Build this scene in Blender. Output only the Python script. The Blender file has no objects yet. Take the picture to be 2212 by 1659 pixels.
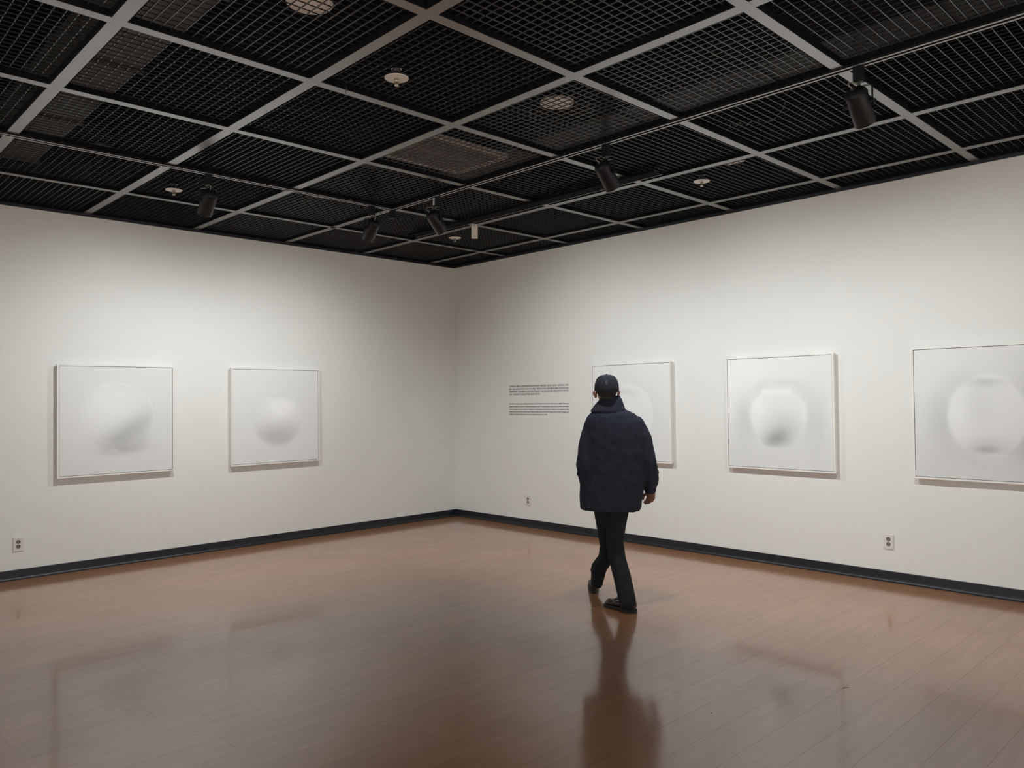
import bpy, bmesh, math, random
import numpy as np
from mathutils import Vector, Matrix
random.seed(7)
SC = bpy.context.scene
COL = SC.collection

# ------------------------------------------------------------------ camera
F_PX, YAW, PIT, ROL = 1689.914, 0.799794, 0.0199438, -0.0114686
CAM = Vector((-6.594487, -7.856033, 1.503919))
FW = Vector((math.cos(PIT)*math.cos(YAW), math.cos(PIT)*math.sin(YAW), math.sin(PIT)))
RT0 = Vector((math.sin(YAW), -math.cos(YAW), 0)); UP0 = RT0.cross(FW)
RT = RT0*math.cos(ROL) + UP0*math.sin(ROL); UP = -RT0*math.sin(ROL) + UP0*math.cos(ROL)
cd = bpy.data.cameras.new('camera'); cam = bpy.data.objects.new('camera', cd); COL.objects.link(cam)
cam.matrix_world = Matrix(((RT.x, UP.x, -FW.x, CAM.x), (RT.y, UP.y, -FW.y, CAM.y), (RT.z, UP.z, -FW.z, CAM.z), (0, 0, 0, 1)))
cd.sensor_width = 36; cd.sensor_fit = 'HORIZONTAL'; cd.lens = F_PX/2212*36; cd.clip_start = 0.05
SC.camera = cam

# ------------------------------------------------------------------ world, exposure, light levels
w = bpy.data.worlds.new('World'); SC.world = w; w.use_nodes = True
w.node_tree.nodes['Background'].inputs[0].default_value = (0.02, 0.02, 0.022, 1)
w.node_tree.nodes['Background'].inputs[1].default_value = 0.0
SC.view_settings.view_transform = 'Standard'; SC.view_settings.look = 'None'
SC.view_settings.gamma = 1; SC.view_settings.use_curve_mapping = False
SC.view_settings.exposure = 0.0
LAMP_COL = (0.975, 1.0, 0.99)
CONE = {90: 131.0, 0: 118.0}           # beam angle, by the direction the head faces
BEAM_TILT = {90: 37.0, 0: 45.0}       # degrees from the vertical at which the lens throws its beam
SPOT_BLEND = 1.0
FILL_W = 250  # power of each added fill lamp behind the camera

H = 3.25409; HT = 3.2316; BH = 0.0862         # ceiling grid, top of visible wall, baseboard height
OX, OY, SY = 0.40362, 0.99280, 1.02267        # ceiling grid offsets and pitch
XMIN, YMIN = -9.4036, -11.2195

# ------------------------------------------------------------------ materials
def mat(name, col, rough=0.6, metal=0.0, noise=0.0, scale=20.0, bump=0.0, coat=0.0, spec=0.5, stretch=(1, 1, 1)):
    m = bpy.data.materials.new(name); m.use_nodes = True
    nt = m.node_tree; b = nt.nodes['Principled BSDF']
    b.inputs['Base Color'].default_value = (*col, 1); b.inputs['Roughness'].default_value = rough
    b.inputs['Metallic'].default_value = metal; b.inputs['Specular IOR Level'].default_value = spec
    b.inputs['Coat Weight'].default_value = coat
    tc = nt.nodes.new('ShaderNodeTexCoord'); mp = nt.nodes.new('ShaderNodeMapping')
    mp.inputs['Scale'].default_value = stretch
    nz = nt.nodes.new('ShaderNodeTexNoise'); nz.inputs['Scale'].default_value = scale; nz.inputs['Detail'].default_value = 4
    nt.links.new(tc.outputs['Object'], mp.inputs[0]); nt.links.new(mp.outputs[0], nz.inputs['Vector'])
    if noise > 0:
        r = nt.nodes.new('ShaderNodeValToRGB')
        r.color_ramp.elements[0].position = 0.3; r.color_ramp.elements[1].position = 0.7
        r.color_ramp.elements[0].color = (*[c*(1-noise) for c in col], 1)
        r.color_ramp.elements[1].color = (*[min(1, c*(1+noise)) for c in col], 1)
        nt.links.new(nz.outputs['Fac'], r.inputs[0]); nt.links.new(r.outputs[0], b.inputs['Base Color'])
    if bump > 0:
        bp = nt.nodes.new('ShaderNodeBump'); bp.inputs['Strength'].default_value = bump; bp.inputs['Distance'].default_value = 0.002
        nt.links.new(nz.outputs['Fac'], bp.inputs['Height']); nt.links.new(bp.outputs[0], b.inputs['Normal'])
    return m

M = {}
M['wall'] = mat('wall_paint', (0.80, 0.80, 0.785), 0.85, noise=0.008, scale=1.5, bump=0.0, spec=0.25)
M['base'] = mat('baseboard_vinyl', (0.012, 0.013, 0.018), 0.42, noise=0.15, scale=40, spec=0.5)
M['trimdark'] = mat('dark_trim_paint', (0.02, 0.021, 0.026), 0.5, spec=0.4)
M['beam'] = mat('glossy_grey_metal_strip', (0.095, 0.093, 0.085), 0.25, noise=0.08, scale=6)
M['beam'].node_tree.nodes['Principled BSDF'].inputs['IOR'].default_value = 3.0
M['panelframe'] = mat('black_panel_frame', (0.009, 0.009, 0.011), 0.9, spec=0.08)
M['rail'] = mat('pale_track_rail', (0.40, 0.40, 0.40), 0.30, spec=0.9)
M['bar'] = mat('grating_bar', (0.034, 0.035, 0.037), 0.28)
M['bar'].node_tree.nodes['Principled BSDF'].inputs['IOR'].default_value = 2.2
M['rod'] = mat('grating_cross_rod', (0.013, 0.014, 0.018), 0.5, spec=0.4)
M['slab'] = mat('black_plenum', (0.008, 0.0085, 0.011), 0.9, noise=0.3, scale=3, spec=0.1)
M['duct'] = mat('galvanised_duct', (0.085, 0.083, 0.078), 0.6, noise=0.15, scale=5)
M['grille'] = mat('pale_grille_metal', (0.72, 0.66, 0.63), 0.6)
M['duct2'] = mat('dark_duct_paint', (0.022, 0.021, 0.022), 0.7, noise=0.2, scale=4)
M['black'] = mat('black_metal', (0.014, 0.015, 0.019), 0.38, noise=0.1, scale=30, spec=0.5)
M['blackcap'] = mat('black_plastic', (0.010, 0.011, 0.013), 0.5, spec=0.4)
M['white'] = mat('white_plastic', (0.74, 0.72, 0.68), 0.4, spec=0.5)
M['cream'] = mat('cream_plastic', (0.92, 0.85, 0.76), 0.45, noise=0.04, scale=30)
M['chrome'] = mat('sprinkler_brass', (0.55, 0.50, 0.42), 0.25, metal=1.0)
M['frosted'] = mat('frosted_diffuser', (0.88, 0.84, 0.80), 0.30, noise=0.1, scale=8)
M['hole'] = mat('socket_hole', (0.20, 0.18, 0.165), 0.5)
M['wire'] = mat('thin_wire', (0.42, 0.40, 0.30), 0.5)
M['blackwire'] = mat('black_wire', (0.02, 0.02, 0.02), 0.5)
M['frame'] = mat('white_frame_lacquer', (0.84, 0.82, 0.79), 0.45, noise=0.01, scale=20, spec=0.35)
M['backing'] = mat('frame_backing', (0.62, 0.59, 0.56), 0.7)
M['gap'] = mat('frame_gap', (0.16, 0.14, 0.13), 0.8)
M['ink'] = mat('vinyl_lettering', (0.025, 0.022, 0.022), 0.6)
M['skin'] = mat('skin', (0.33, 0.165, 0.12), 0.5, noise=0.08, scale=60)
M['hair'] = mat('grey_black_hair', (0.02, 0.019, 0.018), 0.7, noise=0.4, scale=150, bump=0.4)
M['coat'] = mat('navy_coat_fabric', (0.029, 0.033, 0.050), 0.92, noise=0.2, scale=300, bump=0.2, spec=0.2)
M['trousers'] = mat('black_trousers', (0.022, 0.024, 0.029), 0.9, noise=0.2, scale=200, bump=0.15, spec=0.15)
M['cap'] = mat('navy_cap_fabric', (0.030, 0.034, 0.046), 0.9, noise=0.2, scale=400, bump=0.2, spec=0.2)
M['emblem'] = mat('grey_emblem_thread', (0.20, 0.22, 0.25), 0.7)
M['leather'] = mat('dark_brown_leather', (0.045, 0.030, 0.026), 0.32, noise=0.3, scale=30, spec=0.6)
M['sole'] = mat('black_rubber_sole', (0.008, 0.008, 0.009), 0.6)
M['eye'] = mat('eye', (0.5, 0.48, 0.45), 0.2)
M['dirt'] = mat('dark_scuff', (0.03, 0.022, 0.018), 0.7)
M['subfloor'] = mat('subfloor_dark', (0.05, 0.032, 0.022), 0.8)

def floor_mat():
    m = bpy.data.materials.new('wood_vinyl_plank'); m.use_nodes = True
    nt = m.node_tree; N = nt.nodes.new; L = nt.links.new; b = nt.nodes['Principled BSDF']
    tc = N('ShaderNodeTexCoord'); oi = N('ShaderNodeObjectInfo'); geo = N('ShaderNodeNewGeometry')
    off = N('ShaderNodeVectorMath'); off.operation = 'SCALE'; off.inputs[0].default_value = (37.0, 17.0, 0); L(oi.outputs['Random'], off.inputs['Scale'])
    add = N('ShaderNodeVectorMath'); add.operation = 'ADD'; L(tc.outputs['Object'], add.inputs[0]); L(off.outputs[0], add.inputs[1])
    mp = N('ShaderNodeMapping'); mp.inputs['Scale'].default_value = (1.3, 14, 1); L(add.outputs[0], mp.inputs[0])
    g = N('ShaderNodeTexNoise'); g.inputs['Scale'].default_value = 1.6; g.inputs['Detail'].default_value = 8; g.inputs['Roughness'].default_value = 0.6; g.inputs['Distortion'].default_value = 0.3
    L(mp.outputs[0], g.inputs['Vector'])
    r = N('ShaderNodeValToRGB'); e = r.color_ramp.elements
    e[0].position = 0.25; e[0].color = (0.305, 0.130, 0.050, 1); e[1].position = 0.75; e[1].color = (0.405, 0.190, 0.082, 1)
    x = e.new(0.5); x.color = (0.355, 0.160, 0.065, 1)
    L(g.outputs['Fac'], r.inputs[0])
    # per plank tone
    pr = N('ShaderNodeMapRange'); pr.inputs['To Min'].default_value = 0.95; pr.inputs['To Max'].default_value = 1.05; L(oi.outputs['Random'], pr.inputs['Value'])
    mul = N('ShaderNodeMix'); mul.data_type = 'RGBA'; mul.blend_type = 'MULTIPLY'; mul.inputs[0].default_value = 1
    L(r.outputs[0], mul.inputs[6]); L(pr.outputs[0], mul.inputs[7])
    # wear : large cloudy grey scuffing, in world space
    wn = N('ShaderNodeTexNoise'); wn.inputs['Scale'].default_value = 1.1; wn.inputs['Detail'].default_value = 6; L(geo.outputs['Position'], wn.inputs['Vector'])
    wr = N('ShaderNodeMapRange'); wr.inputs['From Min'].default_value = 0.42; wr.inputs['From Max'].default_value = 0.72; wr.inputs['To Max'].default_value = 0.22; L(wn.outputs['Fac'], wr.inputs['Value'])
    mx = N('ShaderNodeMix'); mx.data_type = 'RGBA'; L(wr.outputs[0], mx.inputs[0]); L(mul.outputs[2], mx.inputs[6]); mx.inputs[7].default_value = (0.25, 0.148, 0.085, 1)
    # small scuffs
    sn = N('ShaderNodeTexNoise'); sn.inputs['Scale'].default_value = 9; sn.inputs['Detail'].default_value = 5; sn.inputs['Roughness'].default_value = 0.7
    sm = N('ShaderNodeMapping'); sm.inputs['Scale'].default_value = (1, 1.7, 1); L(geo.outputs['Position'], sm.inputs[0]); L(sm.outputs[0], sn.inputs['Vector'])
    sr = N('ShaderNodeMapRange'); sr.inputs['From Min'].default_value = 0.64; sr.inputs['From Max'].default_value = 0.74; sr.inputs['To Max'].default_value = 0.55; L(sn.outputs['Fac'], sr.inputs['Value'])
    mx2 = N('ShaderNodeMix'); mx2.data_type = 'RGBA'; L(sr.outputs[0], mx2.inputs[0]); L(mx.outputs[2], mx2.inputs[6]); mx2.inputs[7].default_value = (0.085, 0.055, 0.040, 1)
    L(mx2.outputs[2], b.inputs['Base Color'])
    rr = N('ShaderNodeMapRange'); rr.inputs['From Min'].default_value = 0.3; rr.inputs['From Max'].default_value = 0.7
    rr.inputs['To Min'].default_value = FLOOR_R[0]; rr.inputs['To Max'].default_value = FLOOR_R[1]; L(wn.outputs['Fac'], rr.inputs['Value'])
    L(rr.outputs[0], b.inputs['Roughness'])
    b.inputs['Specular IOR Level'].default_value = 0.35
    b.inputs['Coat Weight'].default_value = 0.9; b.inputs['Coat IOR'].default_value = 1.66
    cr = N('ShaderNodeMapRange'); cr.inputs['From Min'].default_value = 0.3; cr.inputs['From Max'].default_value = 0.7
    cr.inputs['To Min'].default_value = 0.075; cr.inputs['To Max'].default_value = 0.15; L(wn.outputs['Fac'], cr.inputs['Value']); L(cr.outputs[0], b.inputs['Coat Roughness'])
    bp = N('ShaderNodeBump'); bp.inputs['Strength'].default_value = 0.015; bp.inputs['Distance'].default_value = 0.0006
    L(g.outputs['Fac'], bp.inputs['Height']); L(bp.outputs[0], b.inputs['Normal'])
    return m
FLOOR_R = (0.30, 0.42)
M['floor'] = floor_mat()

def canvas_mat():
    m = bpy.data.materials.new('painted_canvas'); m.use_nodes = True
    nt = m.node_tree; b = nt.nodes['Principled BSDF']
    a = nt.nodes.new('ShaderNodeVertexColor'); a.layer_name = 'paint'
    nt.links.new(a.outputs['Color'], b.inputs['Base Color']); b.inputs['Roughness'].default_value = 0.75
    b.inputs['Specular IOR Level'].default_value = 0.25
    return m
M['canvas'] = canvas_mat()

# ------------------------------------------------------------------ mesh helpers
def at_z(px, py, z):
    d = FW + RT*((px-1106)/F_PX) - UP*((py-829.5)/F_PX); return CAM + d*((z-CAM.z)/d.z)
def tag(o, label=None, cat=None, group=None, kind=None):
    if label: o['label'] = label
    if cat: o['category'] = cat
    if group: o['group'] = group
    if kind: o['kind'] = kind
    return o
def empty(name, loc=(0, 0, 0), rot=(0, 0, 0)):
    o = bpy.data.objects.new(name, None); o.empty_display_size = 0.1; COL.objects.link(o); o.location = loc; o.rotation_euler = rot
    return o
def link(name, me, m, parent=None, smooth=False):
    if m is not None and not me.materials: me.materials.append(M[m] if isinstance(m, str) else m)
    o = bpy.data.objects.new(name, me); COL.objects.link(o)
    if parent: o.parent = parent
    if smooth:
        me.polygons.foreach_set('use_smooth', [True]*len(me.polygons))
    return o
def done(name, bm, m, parent=None, smooth=False, recalc=True):
    if recalc: bmesh.ops.recalc_face_normals(bm, faces=bm.faces)
    me = bpy.data.meshes.new(name); bm.to_mesh(me); bm.free()
    return link(name, me, m, parent, smooth)
def box(bm, x0, x1, y0, y1, z0, z1):
    v = [bm.verts.new(p) for p in ((x0, y0, z0), (x1, y0, z0), (x1, y1, z0), (x0, y1, z0), (x0, y0, z1), (x1, y0, z1), (x1, y1, z1), (x0, y1, z1))]
    for f in ((3, 2, 1, 0), (4, 5, 6, 7), (0, 1, 5, 4), (1, 2, 6, 5), (2, 3, 7, 6), (3, 0, 4, 7)): bm.faces.new([v[i] for i in f])
    return v
def bevbox(bm, x0, x1, y0, y1, z0, z1, b=0.003, seg=2):
    t = bmesh.new(); box(t, x0, x1, y0, y1, z0, z1)
    bmesh.ops.bevel(t, geom=list(t.edges), offset=b, segments=seg, affect='EDGES', profile=0.5)
    me = bpy.data.meshes.new('t'); t.to_mesh(me); t.free(); bm.from_mesh(me); bpy.data.meshes.remove(me)
def frame_of(d):
    d = Vector(d).normalized(); a = Vector((0, 0, 1)) if abs(d.z) < 0.9 else Vector((1, 0, 0))
    u = d.cross(a).normalized(); return u, d.cross(u).normalized()
def tube(bm, pts, radii, n=12, caps=True, flat=1.0):
    pts = [Vector(p) for p in pts]
    if not hasattr(radii, '__len__'): radii = [radii]*len(pts)
    rings = []; u = None
    for i, p in enumerate(pts):
        d = (pts[min(i+1, len(pts)-1)] - pts[max(i-1, 0)]).normalized()
        if u is None: u, v = frame_of(d)
        else:
            u = (u - d*u.dot(d)).normalized(); v = d.cross(u)
        rings.append([bm.verts.new(p + u*math.cos(2*math.pi*k/n)*radii[i] + v*math.sin(2*math.pi*k/n)*radii[i]*flat) for k in range(n)])
    for a, b in zip(rings, rings[1:]):
        for k in range(n): bm.faces.new((a[k], a[(k+1) % n], b[(k+1) % n], b[k]))
    if caps: bm.faces.new(list(reversed(rings[0]))); bm.faces.new(rings[-1])
    return rings
def loft(bm, rings, caps=True):
    R = [[bm.verts.new(p) for p in r] for r in rings]; n = len(R[0])
    for a, b in zip(R, R[1:]):
        for k in range(n): bm.faces.new((a[k], a[(k+1) % n], b[(k+1) % n], b[k]))
    if caps: bm.faces.new(list(reversed(R[0]))); bm.faces.new(R[-1])
def lathe(bm, prof, n=24, c=(0, 0, 0)):
    loft(bm, [[Vector((c[0]+r*math.cos(2*math.pi*k/n), c[1]+r*math.sin(2*math.pi*k/n), c[2]+z)) for k in range(n)] for r, z in prof])
def ball(bm, c, r, rot=None, seg=20):
    m = Matrix.Translation(Vector(c))
    if rot is not None: m = m @ rot
    if hasattr(r, '__len__'): m = m @ Matrix.Diagonal((*r, 1))
    else: m = m @ Matrix.Diagonal((r, r, r, 1))
    bmesh.ops.create_uvsphere(bm, u_segments=seg, v_segments=seg//2, radius=1, matrix=m)
def capsule(bm, pts, radii, n=16):
    """tapered limb with round joints; overlapping closed pieces, fused later"""
    pts = [Vector(p) for p in pts]
    for p, r in zip(pts, radii): ball(bm, p, r, seg=16)
    for i in range(len(pts)-1): tube(bm, [pts[i], pts[i+1]], [radii[i]*0.995, radii[i+1]*0.995], n)
def fuse(name, bm, voxel, smooth_it, m, parent=None, disp=0.0, dscale=0.08, factor=0.5):
    """voxel-fuse overlapping closed pieces into ONE continuous surface"""
    me = bpy.data.meshes.new(name + '_raw'); bm.to_mesh(me); bm.free()
    o = bpy.data.objects.new(name, me); COL.objects.link(o)
    r = o.modifiers.new('r', 'REMESH'); r.mode = 'VOXEL'; r.voxel_size = voxel; r.use_smooth_shade = True
    s = o.modifiers.new('s', 'SMOOTH'); s.factor = factor; s.iterations = smooth_it
    if disp > 0:
        t = bpy.data.textures.new(name + '_folds', 'CLOUDS'); t.noise_scale = dscale; t.noise_depth = 2
        d = o.modifiers.new('d', 'DISPLACE'); d.texture = t; d.strength = disp; d.mid_level = 0.5; d.texture_coords = 'LOCAL'
    dg = bpy.context.evaluated_depsgraph_get(); ev = o.evaluated_get(dg)
    new = bpy.data.meshes.new_from_object(ev)
    o.modifiers.clear(); o.data = new; bpy.data.meshes.remove(me)
    new.materials.clear(); new.materials.append(M[m])
    new.polygons.foreach_set('use_smooth', [True]*len(new.polygons))
    if parent: o.parent = parent
    return o
def copy_tree(o, parent=None):
    c = o.copy(); COL.objects.link(c); c.parent = parent
    for ch in [x for x in bpy.data.objects if x.parent == o]: copy_tree(ch, c)
    return c
def structure(o): o['kind'] = 'structure'; return o

# ------------------------------------------------------------------ room shell
T = 0.12
def shell(name, x0, x1, y0, y1, z0, z1, m='wall'):
    bm = bmesh.new(); box(bm, x0, x1, y0, y1, z0, z1); return structure(done(name, bm, m))
WT = HT + 0.0225
shell('wall_left', XMIN-T, T, 0, T, -0.05, WT)
shell('wall_right', 0, T, YMIN-T, 0, -0.05, WT)
shell('wall_back', XMIN-T, 0, YMIN-T, YMIN, -0.05, WT)
shell('wall_far_left', XMIN-T, XMIN, YMIN, 0, -0.05, WT)
# dark angle trim where wall meets the grid
bm = bmesh.new(); box(bm, XMIN, -0.018, -0.018, 0, HT, H+0.03); structure(done('trim_1', bm, 'trimdark'))
bm = bmesh.new(); box(bm, -0.018, 0, YMIN, 0, HT, H+0.03); structure(done('trim_2', bm, 'trimdark'))
# cove baseboards: straight face with a flared toe
def cove(name, along, L0, L1):
    prof = [(0, 0), (0.026, 0), (0.026, 0.004), (0.017, 0.009), (0.010, 0.018), (0.007, 0.030), (0.006, BH-0.003), (0.004, BH), (0, BH)]
    rings = []
    for t in (L0, L1): rings.append([Vector((t, -d, z)) if along == 'x' else Vector((-d, t, z)) for d, z in prof])
    bm = bmesh.new(); loft(bm, rings); return structure(done(name, bm, 'base'))
cove('baseboard_left', 'x', XMIN, 0); cove('baseboard_right', 'y', YMIN, 0)

# ------------------------------------------------------------------ floor of wood-look planks
floor = structure(empty('floor'))
bm = bmesh.new(); box(bm, XMIN, 0, YMIN, 0, -0.05, -0.004); done('underlay', bm, 'subfloor', floor)
PW, PL_, GAP = 0.193, 1.25, 0.0004
rng = random.Random(11)
rows = []; y = -5.735
while y < 0: y += PW
while y > YMIN: rows.append((max(y-PW, YMIN), min(y, 0.0))); y -= PW
fixed = {-5.83: -2.381, -6.22: -3.629, -5.06: -0.651, -6.02: -1.376}
pieces = []
for (a, b) in rows:
    j = None
    for k, v in fixed.items():
        if a < k < b: j = v
    off = rng.uniform(0, PL_) if j is None else (-j) % PL_
    xs = [0.0]; x = -off
    while x > XMIN:
        if x < -0.02: xs.append(x)
        x -= PL_
    xs.append(XMIN)
    for x1, x0 in zip(xs, xs[1:]): pieces.append((x0, x1, a, b))
def floor_seen(x0, x1, y0, y1):
    for px in (x0, (x0+x1)/2, x1):
        for py in (y0, y1):
            d = Vector((px, py, 0)) - CAM; c = d.dot(FW)
            if c > 0.5 and abs(F_PX*d.dot(RT)/c) < 1130 and abs(F_PX*d.dot(UP)/c) < 850: return True
    return False
full_mesh = {}
rest = bmesh.new(); n_pl = 0
for (x0, x1, y0, y1) in sorted(pieces, key=lambda q: (Vector(((q[0]+q[1])/2, (q[2]+q[3])/2, 0))-CAM).length):
    if floor_seen(x0, x1, y0, y1) and n_pl < 298:
        key = (round(x1-x0, 3), round(y1-y0, 3))
        if key not in full_mesh:
            t = bmesh.new(); hx, hy = key[0]/2-GAP, key[1]/2-GAP; box(t, -hx, hx, -hy, hy, -0.004, 0.0)
            me = bpy.data.meshes.new('plank'); t.to_mesh(me); t.free(); me.materials.append(M['floor']); full_mesh[key] = me
        o = link('plank', full_mesh[key], None, floor); o.location = ((x0+x1)/2, (y0+y1)/2, 0); n_pl += 1
    else: box(rest, x0+GAP, x1-GAP, y0+GAP, y1-GAP, -0.004, 0.0)
tag(done('distant_planks', rest, 'floor', floor), kind='stuff')

# ------------------------------------------------------------------ ceiling: grey grid beams, black grating panels, dark void above
ceiling = structure(empty('ceiling', (0, 0, 0)))
bm = bmesh.new(); box(bm, XMIN-T, T, YMIN-T, T, 4.35, 4.45); done('slab', bm, 'slab', ceiling)
for nm, q in (('void_wall', (XMIN-T, T, 0, T)), ('void_wall', (0, T, YMIN-T, 0)), ('void_wall', (XMIN-T, 0, YMIN-T, YMIN)), ('void_wall', (XMIN-T, XMIN, YMIN, 0))):
    bm = bmesh.new(); box(bm, *q, WT, 4.35); done(nm, bm, 'slab', ceiling)
xl = [-(OX+i) for i in range(10)]; xl = [x for x in xl if x > XMIN+0.01]
yl = [-(OY+SY*j) for j in range(12)]; yl = [y for y in yl if y > YMIN+0.01]
XB = [-0.018+0.0] + xl + [XMIN]; YB = [-0.018+0.0] + yl + [YMIN]
WX, WY = 0.060, 0.066          # widths: beams along x, beams along y
YT0 = yl[1]                    # left track line;  right track line is xl[2]
def beam(x0, x1, y0, y1):
    bm = bmesh.new(); box(bm, x0, x1, y0, y1, H, H+0.028); done('grid_beam', bm, 'beam', ceiling)
XR = xl[2]-0.008
for y in yl:
    if y == YT0: beam(XR+0.025, -0.018, y-WX/2, y+WX/2)
    else:
        beam(XMIN, XR-0.025, y-WX/2, y+WX/2); beam(XR+0.025, -0.018, y-WX/2, y+WX/2)
ys = [-0.018] + yl + [YMIN]
for x in xl:
    for k, (y1, y0) in enumerate(zip(ys, ys[1:])):
        if x == xl[2] and k > 1: continue          # the right-hand track replaces this beam
        a = y0+WX/2 if y0 != YMIN else y0; b = y1-WX/2 if k else y1
        beam(x-WY/2, x+WY/2, a+0.0008, b-0.0008)
# panel kinds  A: grey bars along y low, B: grey bars along y with dark rods below, C: grey bars along x low, D: both grey
KIND = {}
for i in range(11):
    for j in range(12):
        k = 'D'
        if i >= 5: k = 'B'
        elif i == 4: k = 'B' if j <= 4 else 'C'
        elif i == 3: k = 'D' if j <= 4 else 'E'
        elif i <= 2: k = 'C' if j >= 2 else 'D'
        KIND[(i, j)] = k
KIND[(5, 0)] = 'A'; KIND[(5, 4)] = 'A'; KIND[(4, 2)] = 'A'; KIND[(2, 2)] = 'D'; KIND[(4, 5)] = 'E'; KIND[(3, 5)] = 'E'; KIND[(3, 6)] = 'C'
panel_cache = {}
def panel_mesh(w, h, kind):
    key = (round(w, 3), round(h, 3), kind)
    if key in panel_cache: return panel_cache[key]
    bm = bmesh.new(); fr = 0.006; top = 0.034
    for q in ((-w/2, w/2, -h/2, -h/2+fr), (-w/2, w/2, h/2-fr, h/2), (-w/2, -w/2+fr, -h/2+fr, h/2-fr), (w/2-fr, w/2, -h/2+fr, h/2-fr)): box(bm, *q, 0.002, top)
    mf = bpy.data.meshes.new('grating_panel'); bm.to_mesh(mf); bm.free(); mf.materials.append(M['panelframe']); bm = bmesh.new()
    nf = 0
    zlow, zhigh = 0.022, 0.026
    spec = {'A': ('y', zlow, 'x', zhigh), 'B': ('y', zhigh, 'x', zlow), 'C': ('x', zlow, 'y', zhigh), 'D': ('y', zlow, 'x', zlow+0.001), 'E': ('x', zlow, 'y', zlow+0.001)}[kind]
    def bars(ax, z0, wid, hgt):
        L = w if ax == 'y' else h; n = max(1, int(round(L/0.05)))
        for k in range(1, n):
            c = -L/2 + L*k/n
            if ax == 'y': box(bm, c-wid/2, c+wid/2, -h/2+fr, h/2-fr, z0, z0+hgt)
            else: box(bm, -w/2+fr, w/2-fr, c-wid/2, c+wid/2, z0, z0+hgt)
    bars(spec[0], spec[1], 0.0030, 0.006); n1 = len(bm.faces)
    bars(spec[2], spec[3], 0.0028, 0.005)
    me = bpy.data.meshes.new('grating_bars'); bm.to_mesh(me); bm.free()
    for q in ('bar', 'rod'): me.materials.append(M[q])
    mi = [0]*n1 + [(0 if kind in 'DE' else 1)]*(len(me.polygons)-n1)
    me.polygons.foreach_set('material_index', mi)
    panel_cache[key] = (mf, me); return mf, me
xs_ = [-0.018] + xl + [XMIN]; ys_ = [-0.018] + yl + [YMIN]
for i, (x1, x0) in enumerate(zip(xs_, xs_[1:])):
    for j, (y1, y0) in enumerate(zip(ys_, ys_[1:])):
        a = x0+(WY/2 if x0 != XMIN else 0); b = x1-(WY/2 if i else 0); c = y0+(WX/2 if y0 != YMIN else 0); d = y1-(WX/2 if j else 0)
        mf, mb = panel_mesh(b-a-0.002, d-c-0.002, KIND.get((i, j), 'D'))
        o = link('grating_panel', mf, None, ceiling); o.location = ((a+b)/2, (c+d)/2, H); tag(link('grating_bars', mb, None, o), kind='stuff')

# ------------------------------------------------------------------ lighting tracks
def track(name, along, c, t0, t1, label):
    bm = bmesh.new(); z0, z1 = H-0.012, H+0.02
    def bx(u0, u1, za, zb, bm):
        if along == 'x': box(bm, t0, t1, c+u0, c+u1, za, zb)
        else: box(bm, c+u0, c+u1, t0, t1, za, zb)
    root = empty(name, (0, 0, 0))
    bx(-0.024, -0.013, z0+0.0015, z1, bm); bx(0.013, 0.024, z0+0.0015, z1, bm); bx(-0.013, 0.013, z1-0.006, z1, bm); done('housing', bm, 'blackcap', root)
    for u0, u1 in ((-0.026, -0.012), (0.012, 0.026)):
        bm = bmesh.new(); bx(u0, u1, z0, z0+0.0013, bm); done('rail', bm, 'rail', root)
    bm = bmesh.new(); bx(-0.013, 0.013, z1-0.012, z1-0.0062, bm); bx(-0.013, -0.0115, z0+0.0015, z1-0.012, bm); bx(0.0115, 0.013, z0+0.0015, z1-0.012, bm); done('slot_lining', bm, 'blackcap', root)
    bm = bmesh.new(); bx(-0.0013, 0.0013, z0+0.014, z1-0.0122, bm); done('conductor_rib', bm, 'rail', root)
    tag(root, label, 'track'); return root
track('lighting_track', 'x', YT0, XMIN, XR-0.026, 'grey lighting track running parallel to the left wall, carrying two spotlights')
track('lighting_track', 'y', XR, YMIN, YT0+0.03, 'long grey lighting track running parallel to the right wall, carrying three spotlights')

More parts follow.
